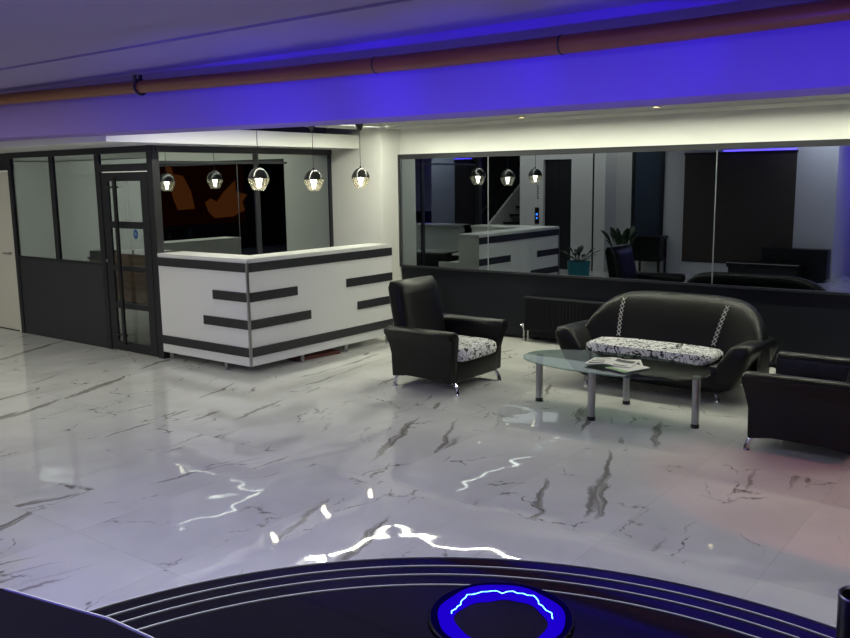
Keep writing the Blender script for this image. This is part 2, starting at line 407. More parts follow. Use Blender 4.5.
m = MB(); m.cyl((-8.80, PY+.005, 1.03), (-8.80, PY-.012, 1.03), .02); m.build('lock', M['steel'], d, True)
# office interior
struct('wall_office_back', M['white'], (-16, 8.36, 0), (-7.98, 8.46, 2.27), 'office back wall behind the glazing', 'wall')
struct('wall_office_side', M['white'], (-14.6, 5.9, 0), (-14.5, 8.36, 2.27), 'office side wall', 'wall')
m = MB(); m.box((-16, 8.30, 2.04), (-9.5, 8.36, 2.27)); tag(m.build('trim_2', M['white']), 'boxed ledge along the top of the office back wall', 'trim', kind='structure')
# blue sticker, cabinet and papers in the office
o = MB(); o.lathe([(0, 0), (.062, 0), (.062, .006), (0, .006)], n=32)
o = o.build('wall_sticker', M['bluesign']); o.location = (-12.28, 8.358, 1.07); o.rotation_euler = (PI/2, 0, 0); o.scale = (1, 1.25, 1)
tag(o, 'round blue sticker on the office wall seen through the glazed door', 'sticker')
q = MB(); q.tube([(-.03, 0, .0), (-.008, .022, .0), (.012, -.022, .0), (.032, .002, .0)], .007, 6); q.build('white_mark', M['paper'], o).location = (0, 0, .006)
c = thing('cabinet', 'low brown wooden cabinet inside the office behind the glazed door', 'cabinet', (-11.80, 8.02, 0))
bx('body', M['wood'], (-.42, -.2, .07), (.65, .26, .80), c, .006)
for sx in (-.36, .58):
    for sy in (-.14, .2): bx('leg', M['black'], (sx-.02, sy-.02, 0), (sx+.02, sy+.02, .07), c)
m = MB()
for z in (.30, .54): m.box((-.41, -.206, z), (.64, -.198, z+.008))
m.build('drawer_gap', M['black'], c)
for i, (x, h, w) in enumerate(((-.12, .06, .3), (.22, .08, .26))):
    o = bx('paper_stack', M['paper'], (-w/2, -.1, 0), (w/2, .1, h)); o.location = (-11.80+x, 8.02, .80)
    tag(o, ['white paper pile on the brown office cabinet, nearer the pull bar', 'taller white paper pile on the brown office cabinet under the blue sticker'][i], 'paper', 'paper piles on the office cabinet')
o = bx('document_tray', M['black'], (-.25, -.17, 0), (.25, .17, .10)); o.location = (-12.55, 8.0, .72)
tag(o, 'black document tray on the small stand left of the brown cabinet', 'tray')
o = thing('side_stand', 'narrow dark stand left of the brown office cabinet', 'stand', (-12.55, 8.0, 0))
bx('top', M['black'], (-.28, -.2, .69), (.28, .2, .72), o); bx('body', M['wood'], (-.26, -.18, 0), (.26, .18, .69), o)

# ------------------------------------------------------------------ reception desk
DX, DYF, DYE = -6.45, 5.60, 7.80
dk = thing('reception_desk', 'white corner reception desk with graphite bands under three pendant lamps', 'desk', (DX, DYF, 0))
def dloc(c0, c1): return tuple(Vector(c0)-Vector((DX, DYF, 0))), tuple(Vector(c1)-Vector((DX, DYF, 0)))
def dbox(name, mat, c0, c1, bev=.0):
    a, b = dloc(c0, c1); return bx(name, mat, a, b, dk, bev)
zb = .085
dbox('front_panel', M['deskwhite'], (-7.86, DYF, zb), (DX-.012, DYF+.03, 1.12))
dbox('front_panel', M['deskwhite'], (DX-.03, DYF+.012, zb), (DX, DYE, 1.12))
m = MB()
for c0, c1 in (((-7.86, DYF-.004, 1.12), (DX+.004, DYF+.33, 1.15)), ((DX-.33, DYF+.33, 1.12), (DX+.004, DYE+.004, 1.15))):
    m.box(*dloc(c0, c1))
tag(m.build('counter_top', M['deskwhite'], dk), 'white counter ledge')
dbox('inner_panel', M['deskwhite'], (-7.86, DYF+.28, .74), (DX-.3, DYF+.30, 1.12)); dbox('inner_panel', M['deskwhite'], (DX-.32, DYF+.30, .74), (DX-.30, DYE-.03, 1.12))
m = MB(); m.box(*dloc((-7.86, DYF+.03, .71), (-7.10, DYF+.85, .74))); m.box(*dloc((-7.10, DYF+.03, .71), (DX-.03, DYE-.03, .74)))
m.build('worktop', M['deskwhite'], dk)
m = MB(); m.prism([(-7.12-DX, zb), (-.0-.03, zb), (-.03, 1.12), (-.33, 1.12), (-.33, .76), (-7.12-DX, .76)], 'Y', DYE-.03-DYF, DYE-DYF)
m.build('end_panel', M['deskwhite'], dk)
dbox('underside', M['deskwhite'], (-7.1, DYF+.03, zb), (DX-.03, DYE-.03, zb+.02))
bands = [(1.02, 1.11), (.727, .82), (.455, .547), (.178, .27)]
t = .012
for (z0, z1), xl in zip(bands, (-7.86, -6.975, -7.14, -7.86)): dbox('band', M['deskband'], (xl, DYF-t, z0), (DX-.012, DYF, z1), .002)
for (z0, z1), ye in zip(bands, (DYE, 6.26, 6.445, DYE)): dbox('band', M['deskband'], (DX, DYF+.012, z0), (DX+t, ye, z1), .002)
for (z0, z1), ys in zip(bands[1:3], (7.01, 7.185)): dbox('band', M['deskband'], (DX, ys, z0), (DX+t, DYE, z1), .002)
m = MB(); m.box(*dloc((DX-.013, DYF-.014, zb), (DX+.014, DYF+.013, 1.118)), bev=.006); tag(m.build('corner_strip', M['steel'], dk), 'brushed metal corner strip')
for x, y in ((-7.80, 5.66), (-6.86, 5.63), (-6.49, 6.34), (-6.49, 7.02), (-6.49, 7.74), (-7.05, 6.9), (-7.05, 7.7), (-7.05, 6.2)):
    m = MB(); m.cyl(*dloc((x, y, 0), (x, y, zb)), .021, n=16); m.build('foot', M['steel'], dk, True)
o = bx('floor_board', M['redwood'], (-.16, -.3, 0), (.16, .3, .035), None, .004); o.location = (-6.66, 6.62, 0); o.rotation_euler = (0, 0, -.15)
tag(o, 'reddish brown board lying on the floor under the reception desk', 'board')

# ------------------------------------------------------------------ pendant lamps
def pendant():
    r = thing('pendant_lamp', 'x', 'lamp', group='glass pendant lamps over the reception desk')
    m = MB(); m.cyl((0, 0, 2.46), (0, 0, 2.52), .03, .05); m.cyl((0, 0, 2.44), (0, 0, 2.46), .012, .03); m.build('ceiling_rose', M['black'], r, True)
    m = MB(); m.tube([(0, 0, 2.05), (0, 0, 2.45)], .0035, 6); m.build('cord', M['black'], r)
    m = MB(); m.lathe([(.010, 2.05), (.012, 2.032), (.034, 2.026), (.062, 2.008), (.085, 1.980), (.099, 1.948), (.1055, 1.922), (.102, 1.922), (.08, 1.97), (.05, 1.995), (.0, 2.0)])
    m.build('metal_cap', pend_cap, r, True)
    m = MB(); m.lathe([(.1055, 1.922), (.1065, 1.912), (.099, 1.885), (.081, 1.848), (.062, 1.814), (.052, 1.806), (.050, 1.809), (.059, 1.817), (.078, 1.850), (.095, 1.886), (.102, 1.911), (.101, 1.922)])
    m.build('glass_shade', M['shade'], r, True)
    b = MB(); b.lathe([(.0, 1.97), (.02, 1.97), (.022, 1.93), (.0, 1.93)]); s = b.build('socket', M['steel'], r, True)
    b = MB(); b.lathe([(.0, 1.935), (.022, 1.93), (.032, 1.915), (.031, 1.897), (.02, 1.88), (.018, 1.84), (.013, 1.83), (0, 1.828)]); b.build('bulb', M['bulb'], r, True)
    return r
pend_cap = pbr('dark_chrome_cap', (.05, .05, .05), .15, metal=.8)
p0 = pendant(); p0.location = (-6.65, 5.98, 0)
p0['label'] = 'pendant lamp over the desk corner, farthest from the white column'
dup(p0, (-6.65, 6.76, -.02), 0, 'middle pendant lamp of the row over the reception desk')
dup(p0, (-6.65, 7.52, 0), 0, 'pendant lamp nearest the white column, at the far desk end')

# ------------------------------------------------------------------ seating
def leg_curve(r, x, y, sx, sy, h):
    m = MB(); pts = []
    for i in range(9):
        t = i/8; a = t*PI/2
        pts.append((x+sx*.085*math.sin(a), y+sy*.02*math.sin(a), h+.01-(h-.004)*(1-math.cos(a))))
    m.tube(pts, [.021-.006*math.sin(PI*i/8) for i in range(9)], 10)
    e = pts[-1]; m.cyl((e[0], e[1], 0), (e[0], e[1], .012), .022, .018)
    m.build('leg', M['chrome'], r, True)
def armchair(name, label, loc, rz):
    r = thing(name, label, 'armchair', loc, rz, 'black leather armchairs with printed seat cushions')
    # base
    m = MB(); m.box((-.34, -.34, .10), (.34, .34, .29), .02, 3); m.build('seat_base', M['leather'], r, True)
    # cushion, bulging
    rows = []
    n = 10
    for k, z in enumerate((0, .015, .05, .095, .12)):
        w = (.92, 1, 1.015, .99, .9)[k]; row = []
        for i in range(40):
            a = 2*PI*i/40; ca, sa = math.cos(a), math.sin(a)
            f = (abs(ca)**6+abs(sa)**6)**(-1/6)
            row.append((.045+ca*f*.35*w, sa*f*.325*w, .285+z))
        rows.append(row)
    top = [(.04+(p[0]-.04)*.5, p[1]*.5, .424) for p in rows[-1]]
    rows.append(top); rows.append([(.04+(p[0]-.04)*.05, p[1]*.05, .428) for p in rows[-2]])
    m = MB(); m.grid(rows, True, True); m.build('seat_cushion', M['fabric'], r, True, angle=60)
    # arms
    for s in (-1, 1):
        prof = [(.33, .10), (.405, .10), (.412, .20), (.418, .32), (.428, .42), (.448, .49), (.478, .525), (.482, .548), (.465, .566), (.43, .574), (.385, .572), (.345, .555), (.332, .52), (.33, .40), (.33, .25)]
        rows = []
        for x, sc in ((-1., .9), (-.985, .97), (-.95, 1.), (-.5, 1.), (0, 1.), (.5, 1.), (.95, 1.), (.985, .97), (1., .9)):
            row = []
            for y, z in prof:
                fl = max(0, min(1, (z-.30)/.22)); fl = fl*fl*(3-2*fl)
                half = .335+.038*fl
                cy, cz = .385, .34
                arch = .035*(1-x*x) if z < .12 else 0
                row.append((.0+x*half, s*(cy+(y-cy)*sc), cz+(z-cz)*(sc if abs(x) > .9 else 1)*1.+arch))
            rows.append(row if s > 0 else row[::-1])
        m = MB(); m.grid(rows, True, True); m.build('armrest', M['leather'], r, True, angle=50)
    # back: tall slanted slab with rounded top
    rows = []
    for k in range(13):
        t = k/12; z = .26+.70*t
        xc = -.26-.15*t; th = .085+.0*t
        w = .318-.012*t+.01*math.sin(t*PI)
        if t > .9: th *= max(.35, math.sqrt(max(0, 1-((t-.9)/.1)**2*.85)))
        row = []
        for i in range(28):
            a = 2*PI*i/28; ca, sa = math.cos(a), math.sin(a); f = (abs(ca)**5+abs(sa)**5)**(-1/5)
            bulge = .02*(1-(sa*f)**2) if ca > 0 else 0
            row.append((xc+ca*f*th+bulge, sa*f*w, z))
        rows.append(row)
    m = MB(); m.grid(rows, True, True); m.build('backrest', M['leather'], r, True, angle=50)
    m = MB(); m.box((-.385, -.33, .10), (-.30, .33, .5), .015); m.build('back_panel', M['leather'], r, True)
    for sx in (-1, 1):
        for sy in (-1, 1): leg_curve(r, sx*.27, sy*.325, sx, sy, .10)
    return r
a1 = armchair('armchair', 'tall backed black leather armchair standing beside the reception desk end', (-4.67, 6.44, 0), 0.)
dup(a1, (-1.41, 6.33, 0), PI, 'black leather armchair cut by the right edge, facing the glass coffee table')

def sofa():
    r = thing('sofa', 'rounded black leather sofa with stitched back against the dark wall', 'sofa', (-2.975, 7.50, 0), math.radians(-1))
    m = MB(); m.box((-.66, -.45, .09), (.66, .36, .325), .05, 4); m.build('seat_base', M['leather'], r, True)
    rows = []
    for k, z in enumerate((0, .02, .06, .10, .125)):
        w = (.95, 1, 1.01, .995, .95)[k]; row = []
        for i in range(56):
            a = 2*PI*i/56; ca, sa = math.cos(a), math.sin(a); f = (abs(ca)**8+abs(sa)**8)**(-1/8)
            row.append((-.015+ca*f*.585*w, -.20+sa*f*.27*(.9+.1*w), .32+z*.7))
        rows.append(row)
    rows.append([(p[0]*.5, -.20+(p[1]+.20)*.5, .414) for p in rows[-1]]); rows.append([(p[0]*.05, -.20+(p[1]+.20)*.05, .417) for p in rows[-2]])
    m = MB(); m.grid(rows, True, True); m.build('seat_cushion', M['fabric'], r, True, angle=60)
    # back
    BC, BW = .06, .86
    def H(x): return .30+.525*max(0, 1-abs((x-BC)/BW)**5.2)**.55
    def YZ(x, z, front):
        q = (x-BC)/BW; h = H(x); zc, hz = (.14+h)/2, (h-.14)/2
        sa = max(-1, min(1, (z-zc)/hz)); ca = (1-abs(sa)**2.6)**(1/2.6)
        return .04-.16*abs(q)**4+.42*(z-.3)-(1 if front else -1)*ca*.19*(1-.30*(z-.14)/.7)
    rows = []
    for k in range(49):
        t = -1+2*k/48; x = BC+BW*math.sin(t*PI/2)*.998; h = H(x); row = []; zc, hz = (.14+h)/2, (h-.14)/2
        for i in range(28):
            a = 2*PI*i/28; z = zc+hz*math.copysign(abs(math.sin(a))**.8, math.sin(a))
            row.append((x, YZ(x, z, math.cos(a) < 0), z))
        rows.append(row)
    bk = MB(); bk.grid(rows, True, True); back = bk.build('backrest', M['leather'], r, True, angle=75)
    for s in (-1, 1):
        m = MB(); x0 = (-.475, .52)[s > 0]
        for i in range(9):
            z = .43+.037*i; xa = x0-s*.05*(.78-z)/.35
            for e in (-1, 1): m.tube([(xa-e*.018, YZ(xa, z, True)-.004, z), (xa, YZ(xa, z+.016, True)-.006, z+.016), (xa+e*.018, YZ(xa, z+.032, True)-.004, z+.032)], .003, 5)
        tag(m.build('stitching', M['paper'], r), 'white cross stitched seam')
    # arms: petals leaning outward, swept from front to back
    for s in (-1, 1):
        prof = [(.50, .10), (.62, .075), (.74, .12), (.83, .22), (.885, .33), (.915, .42), (.925, .475), (.905, .51), (.86, .522), (.80, .515), (.745, .49), (.70, .43), (.66, .36), (.61, .28), (.56, .21), (.51, .16)]
        cx_, cz_ = .725, .33
        rows = []
        for y, sc, dz in ((-.47, .55, -.01), (-.462, .8, -.005), (-.44, .95, 0), (-.40, 1, 0), (-.2, 1., 0), (.05, .99, -.005), (.25, .96, -.02), (.33, .9, -.03), (.345, .7, -.03)):
            row = [(s*(cx_+(x-.74)*sc), y-.10*max(0, (z-.2))*(1 if y < 0 else .2)+.03, cz_+(z-cz_)*sc+dz) for x, z in prof]
            rows.append(row if s > 0 else row[::-1])
        m = MB(); m.grid(rows, True, True); m.build('armrest', M['leather'], r, True, angle=60)
    for sx in (-1, 1):
        for sy in (-1, 1): leg_curve(r, sx*.53, sy*.33, sx, sy, .10)
    return r
sofa()

# ------------------------------------------------------------------ coffee table and magazines
ct = thing('coffee_table', 'oval smoked glass coffee table on four steel legs before the sofa', 'table', (-2.95, 6.33, 0))
def oval(a, b, p, n=64):
    o = []
    for i in range(n):
        t = 2*PI*i/n; ca, sa = math.cos(t), math.sin(t); o.append((a*math.copysign(abs(ca)**p, ca), b*math.copysign(abs(sa)**p, sa)))
    return o
m = MB(); m.prism(oval(.78, .40, .88), 'Z', .402, .412); m.build('glass_top', M['tableglass'], ct)
for x, y in ((-.71, .01), (-.04, -.28), (-.02, .33), (.74, -.03)):
    x *= .95
    m = MB(); m.cyl((x, y, .03), (x, y, .402), .03, n=24); l = m.build('leg', M['steel'], ct, True)
    m = MB(); m.cyl((x, y, 0), (x, y, .032), .032, n=24); m.build('foot_cap', M['black'], l, True)
def magazine(x, y, rz, z, a, b, cols, label):
    r = thing('magazine', label, 'magazine', (x, y, z), rz, 'magazines on the coffee table')
    rows = []
    for i in range(13):
        u = i/12; xx = (u-.5)*a; zz = .006+(.014*math.exp(-((u-.45)/.2)**2) if a > .3 else 0)
        rows.append([(xx, -b/2, zz), (xx, b/2, zz), (xx, b/2, zz-.006), (xx, -b/2, zz-.006)])
    m = MB(); m.grid(rows, True, True); m.build('pages', M['paper'], r, True)
    m = MB()
    for (u0, u1, v0, v1) in cols[1:]:
        rr = []
        for i in range(5):
            u = u0+(u1-u0)*i/4; zz = .0066+(.014*math.exp(-((u-.45)/.2)**2) if a > .3 else 0)
            rr.append([((u-.5)*a, (v0-.5)*b, zz), ((u-.5)*a, (v1-.5)*b, zz)])
        m.grid(rr)
    m.build('print', cols[0], r)
    return r
magazine(-2.93, 6.28,   .15, .4255, .37, .26, [M['ink'], (.05, .4, .1, .3), (.05, .35, .45, .55), (.55, .95, .55, .9), (.6, .9, .1, .2), (.1, .42, .7, .8)], 'open magazine with grey pages lying on top at the left of the glass table')
magazine(-2.76, 6.20, -.35, .4187, .21, .28, [M['green'], (.0, 1., .0, .16), (.1, .4, .6, .9)], 'closed magazine with green stripe at the right of the open one')
magazine(-2.83, 6.38, .5, .412, .21, .28, [M['ink'], (.1, .9, .2, .7)], 'magazine with dark picture lying lowest behind the open magazine')

# ------------------------------------------------------------------ radiator
rd = thing('radiator', 'black ribbed panel radiator on the dark wall left of the sofa', 'radiator', (-4.35, 8.735, 0))
m = MB(); m.box((-.78, -.14, .14), (.78, -.06, .52), .008)
m.build('panel', M['radiator'], rd)
m = MB()
for i in range(38): m.box((-.755+i*.041, -.15, .17), (-.735+i*.041, -.139, .49), .004)
m.build('ribs', M['radiator'], rd)
m = MB(); m.box((-.785, -.15, .52), (.785, -.05, .535), .003); m.build('top_grille', M['frame'], rd)
bx('bracket', M['frame'], (-.7, -.06, .2), (-.64, 0, .45), rd); bx('bracket', M['frame'], (.64, -.06, .2), (.7, 0, .45), rd)
for x in (-.80, -.745):
    m = MB(); m.tube([(x, -.10, 0), (x, -.10, .18)], .011, 10); m.build('pipe', M['steel'], rd, True)
m = MB(); m.cyl((-.80, -.10, .16), (-.80, -.10, .215), .02); m.cyl((-.84, -.10, .19), (-.78, -.10, .19), .015); m.build('valve', M['chrome'], rd, True)

# ------------------------------------------------------------------ bar counter in the foreground
bc = thing('bar_counter', 'curved black glass bar counter with thin bright rings in the foreground', 'counter', (-.476, .60, 0))
def ring(name, mat, r0, r1, z0, z1, a0=-.5, a1=3.9, n=96, par=bc):
    m = MB(); rows = []
    for i in range(n+1):
        a = a0+(a1-a0)*i/n; c, s_ = math.cos(a), math.sin(a)
        rows.append([(r0*c, r0*s_, z0), (r1*c, r1*s_, z0), (r1*c, r1*s_, z1), (r0*c, r0*s_, z1)])
    m.grid(rows, True, True); return m.build(name, mat, par, True, angle=30)
ring('counter_top', M['bglass'], .60, 1.091, 1.00, 1.05)
ring('front_panel', M['black'], .95, .98, 0, 1.0)
ring('kick_rail', M['black'], .62, .65, 0, 1.0)
for rr, w in ((1.0895, .003), (1.045, .0035), (1.003, .0035), (.955, .0035)):
    ring('bright_ring', M['edge'], rr-w, rr, 1.049, 1.0525)
sc_ = thing('side_counter', 'flat dark glass slab at the lower left corner of the photograph', 'counter', (-1.6, .45, 0))
poly = [(-1.4, -.12), (-.6, .19), (-.06, .325), (.22, .379), (.34, .384), (.62, .37), (.62, -.05), (-.2, -.4), (-1.4, -.5)]
m = MB(); m.prism(poly, 'Z', 1.07, 1.10); m.build('slab', M['bglass'], sc_)
m = MB(); m.tube([(-.06, .326, 1.1), (.22, .38, 1.1), (.34, .385, 1.1), (.62, .371, 1.1)], .003, 6); m.build('polished_edge', M['edge'], sc_)
m = MB(); m.box((-1.2, -.42, 0), (-.5, -.0, 1.07)); m.build('pedestal', M['black'], sc_)
# blue glow on the counter, modelled as a dish with emissive bands
dd = thing('blue_glow_dish', 'blue glow on the foreground counter, built as a round black dish', 'dish', (-.845, 1.335, 1.0532))
m = MB(); m.lathe([(0, .0), (.140, .0), (.1425, .002), (.141, .004), (0, .004)], n=48); m.build('plate', M['bglass'], dd, True)
random.seed(11)
def wob(a, k): return .003*math.sin(3*a+k)+.002*math.sin(7*a+2*k)
def annulus(name, mat, f0, f1, z):
    m = MB(); rows = []
    for i in range(73):
        a = 2*PI*i/72; c, s_ = math.cos(a), math.sin(a); r0, r1 = f0(a), f1(a)
        rows.append([(r0*c, r0*s_, z), (r1*c, r1*s_, z), (r1*c, r1*s_, z+.001), (r0*c, r0*s_, z+.001)])
    m.grid(rows, True); return m.build(name, mat, dd)
W = lambda a: .5+.5*math.cos(a-2.2)
annulus('outer_glow_band', M['bluedim'], lambda a: .119+wob(a, 1), lambda a: .137, .0041)
annulus('lit_band', M['bluegl'], lambda a: .110-.050*W(a)+wob(a, 3), lambda a: .124+wob(a, 1), .0044)
pts = []
for i in range(31):
    a = .45+3.3*i/30; r_ = .096+random.uniform(-.006, .006)+.006*math.sin(5*a); pts.append((r_*math.cos(a), r_*math.sin(a), .0065))
m = MB()
for p, q in zip(pts, pts[1:]):
    for k in range(4):     # separate dots along the tape
        A = Vector(p).lerp(Vector(q), k/4); B = Vector(p).lerp(Vector(q), (k+.55)/4); m.tube([A, B], .0010, 5)
m.build('light_tape', M['bluedot'], dd)
# black cup
cu = thing('cup', 'black cylindrical cup at the right edge on the bar counter', 'cup', (-.262, 1.60, 1.05))
m = MB(); m.lathe([(0, 0), (.035, 0), (.037, .11), (.034, .113), (.031, .11), (.030, .01), (0, .01)]); m.build('body', M['black'], cu, True)
m = MB(); m.tube([(.0355*math.cos(2*PI*i/32), .0355*math.sin(2*PI*i/32), .112) for i in range(33)], .0018, 6); m.build('rim', M['steel'], cu, True)

# ------------------------------------------------------------------ ceiling pipe
pp = thing('ceiling_pipe', 'long brown pipe running under the ceiling along the blue beam', 'pipe', (0, 4.27, 0))
pz = [(-15.8, 2.72), (-8.26, 2.690), (-6.12, 2.648), (-4.6, 2.615), (-3.2, 2.598), (-2.44, 2.595), (-1.66, 2.598), (-.9, 2.608), (3.3, 2.64)]
m = MB(); m.tube([(x, 0, z) for x, z in pz], .05, 24); m.build('tube', M['pipe'], pp, True)
def pzat(x):
    for (xa, za), (xb, zb_) in zip(pz, pz[1:]):
        if xa <= x <= xb: return za+(zb_-za)*(x-xa)/(xb-xa)
for x in (-6.08, -12):
    z = pzat(x); m = MB()
    m.tube([(x, .06*math.sin(2*PI*i/24), z+.058*math.cos(2*PI*i/24)) for i in range(25)], .010, 8); m.box((x-.012, -.012, z+.05), (x+.012, .012, 2.74)); m.box((x-.015, -.055, z+.02), (x+.015, -.04, z+.09))
    m.build('clamp', M['clamp'], pp)
for x in (-3.62, -2.32):
    z = pzat(x); m = MB(); m.cyl((x-.006, 0, z), (x+.006, 0, z), .0525, n=24); m.build('joint', M['clamp'], pp, True)

# ------------------------------------------------------------------ light strips and lamps
def strip(name, mat, c0, c1, label, grp):
    r = thing(name, label, 'light strip', tuple((Vector(c0)+Vector(c1))/2), 0, grp)
    h = (Vector(c1)-Vector(c0))/2
    bx('led_tape', mat, tuple(-h), tuple(h), r)
    return r
def channel(c0, c1, label):
    r = thing('mounted_light_strip', label, 'light strip', ((c0[0]+c1[0])/2, (c0[1]+c1[1])/2, 2.52), 0, 'white ceiling light strips')
    hx, hy = abs(c1[0]-c0[0])/2, abs(c1[1]-c0[1])/2
    ax = 0 if hx > hy else 1; h = max(hx, hy)
    def b(n, m, u0, u1, z0, z1): bx(n, m, *(((-h, u0, z0), (h, u1, z1)) if ax == 0 else ((u0, -h, z0), (u1, h, z1))), r)
    b('led_tape', M['led'], -.015, .015, -.009, -.005); w_, c_ = (-.0115, -.016) if ax == 1 else (-.016, -.0115)
    b('channel_side', M['white'], -.034, -.030, w_, 0)
    b('channel_side', M['white'], .030, .034, c_, 0); b('channel_base', M['white'], -.03, .03, -.004, 0)
channel((-6.755, 4.95), (-6.755, 8.0), 'white light strip on the raised ceiling running along the reception desk')
channel((-6.72, 8.095), (3.0, 8.095), 'white light strip on the raised ceiling running along the mirror wall')
strip('blind_light_strip', M['blueled'], (-5.5, 1.03, 2.325), (-4.22, 1.05, 2.34), 'blue light strip above the brown blind reflected in the mirror', None)
for x, y, lb in ((-4.8, 7.98, 'small warm spot light in the raised ceiling, the left one'), (-3.22, 7.72, 'small warm spot light in the raised ceiling, the right one')):
    r = thing('ceiling_spot', lb, 'spot light', (x, y, 2.52), 0, 'warm ceiling spots near the mirror')
    m = MB(); m.lathe([(.045, 0), (.045, -.008), (.032, -.008), (.032, 0)], n=20); m.build('ring', M['steel'], r, True)
    m = MB(); m.lathe([(0, -.001), (.032, -.001), (.032, -.004), (0, -.004)], n=20); m.build('lens', M['spot'], r)

def light(kind, name, loc, energy, col, rot=None, target=None, **kw):
    l = bpy.data.lights.new(name, kind); l.energy = energy; l.color = col
    for k, v in kw.items(): setattr(l, k, v)
    o = bpy.data.objects.new(name, l); COL.objects.link(o); o.location = loc
    if target: o.rotation_euler = (Vector(target)-Vector(loc)).to_track_quat('-Z', 'Y').to_euler()
    if rot: o.rotation_euler = rot
    return o
# blue wash on the beam, from added spots fanned out just above the dish
for x, e in ((-6.9, 150), (-5.5, 640), (-4.3, 600), (-3.1, 480), (-2.05, 370), (-1.15, 290), (-.3, 260), (.6, 230)):
    light('SPOT', 'blue_wash_light', (-.845, 1.335, 1.10), e, (.05, .0, 1.), target=(x, 4.4, 2.50), spot_size=math.radians(21), spot_blend=.9, shadow_soft_size=.03)
light('AREA', 'blue_ceiling_fill', (-.845, 1.335, 1.09), 9, (.16, .06, 1.), target=(-.9, 1.45, 2.7), shape='DISK', size=.2)  # added fill that tints the near ceiling violet
light('AREA', 'office_fill_light', (-12.6, 5.74, 2.12), 62, (.97, 1., .96), target=(-12.9, 8.4, .9), shape='RECTANGLE', size=3.6, size_y=.12)  # added fill hidden behind the partition head, brightens the office
light('AREA', 'blue_alcove_light', (-2.3, -.6, 2.5), 30, (.06, .0, 1.), target=(-3.53, -.2, 1.5), shape='RECTANGLE', size=.6, size_y=.1)
light('AREA', 'rear_ceiling_light', (-9.6, 2.1, 2.71), 84, (1., 1., .88), rot=(0, 0, 0), shape='RECTANGLE', size=5.6, size_y=2.2)
light('AREA', 'front_fill_light', (-2.9, 1.5, 2.71), 42, (.82, .85, 1.), rot=(0, 0, 0), shape='RECTANGLE', size=2.5, size_y=.8)  # added fill above the view, lifts the near floor
light('AREA', 'front_fill_light', (.6, 1.8, 2.71), 24, (.86, .88, 1.), rot=(0, 0, 0), shape='RECTANGLE', size=1.6, size_y=.8)  # second added fill for the dim floor at right
light('SPOT', 'red_spot_light', (1.6, 4.95, 2.45), 110, (1., .22, .12), target=(-.5, 5.35, 0), spot_size=math.radians(35), spot_blend=.10, shadow_soft_size=.05)

# ------------------------------------------------------------------ the side of the room behind the camera, seen in the mirror
struct('wall_rear', M['white'], (-7.66, .9, 0), (-3.53, 1.0, 2.9), 'grey white rear wall with the brown blind, seen in the mirror', 'wall')
m = MB(); m.box((-8.41, 1.35, 0), (-7.94, 1.5, 2.9)); m.box((-7.90, .9, 0), (-7.66, 1.5, 2.9)); m.box((-9.62, 1.35, 0), (-9.06, 1.5, 2.9)); m.box((-9.06, 1.35, 2.25), (-8.41, 1.5, 2.9))
tag(m.build('wall_lift', M['white']), 'white piers round the dark lift door, seen in the mirror', 'wall', kind='structure')
struct('wall_lift_shadow_gap', M['frame'], (-7.94, 1.30, 0), (-7.90, 1.49, 2.9), 'dark vertical gap between two piers', 'wall')
struct('wall_side_return', M['white'], (-3.63, -2.2, 0), (-3.53, .9, 2.9), 'side return of the rear wall', 'wall')
struct('wall_stair_back', M['frame'], (-12.6, -1.9, 0), (-9.62, -1.8, 2.9), 'dark wall behind the stairs', 'wall')
struct('wall_stair_side', M['white'], (-11.47, 1.3, 0), (-10.85, 1.5, 2.9), 'blue tinted column left of the stairs in the mirror', 'wall')
d = thing('door_3', 'dark lift door between white piers, seen in the mirror', 'door', (-8.735, 1.42, 0)); d['kind'] = 'structure'
bx('door_leaf', M['frame'], (-.325, -.02, 0), (-.003, .0, 2.25), d); bx('door_leaf', M['frame'], (.003, -.02, 0), (.325, .0, 2.25), d)
lp = thing('lift_switch_panel', 'black lift call panel with blue display on the white pier', 'panel', (-9.2, 1.50, 1.1))
bx('plate', M['black'], (-.05, 0, -.17), (.05, .012, .17), lp, .003)
bx('blue_display', M['screen'], (-.022, .012, .01), (.022, .016, .05), lp)
m = MB(); m.cyl((0, .012, -.05), (0, .017, -.05), .02); m.build('blue_button', M['screen'], lp)
bx('red_light', M['screenred'], (.026, .012, -.02), (.04, .015, .0), lp)
# lettering on the pier as in the mirror (unreadable dark vertical letters)
m = MB()
for i, w in enumerate((.05, .045, .05, .04, .05, .045)):
    z = .14-.05*i; m.box((-w/2, 0, z), (w/2, .004, z+.012)); m.box((-w/2, 0, z+.012), (-w/2+.012, .004, z+.034)); 
    if i % 2: m.box((w/2-.012, 0, z+.012), (w/2, .004, z+.03))
o = m.build('wall_lettering', M['ink']); o.location = (-9.18, 1.50, 1.56); tag(o, 'faint dark vertical lettering on the pier above the lift panel', 'lettering')
# stairs
sr = thing('staircase', 'dark staircase beside the lift, seen in the mirror', 'stairs', (-10.2, 1.4, 0))
for i in range(10):
    bx('step', M['step'], (-.6, -.28*i-.34, .175*i+.13), (.55, -.28*i, .175*(i+1)), sr)
    bx('nosing', M['radiator'], (-.6, -.28*i-.01, .175*(i+1)-.012), (.55, -.28*i+.02, .175*(i+1)+.004), sr)
m = MB(); m.prism([(0.02, 0), (.02, .5), (-2.8, 2.3), (-2.8, 0)], 'X', -.66, -.605); m.build('stringer_wall', M['white'], sr)
m = MB(); m.tube([(-.63, .05, .95), (-.63, -2.7, 2.65)], .02, 8)
for i in range(4): m.tube([(-.63, -.1-.75*i, .55+.48*i), (-.63, -.1-.75*i, 1.04+.463*i)], .012, 6)
m.build('handrail', M['black'], sr)
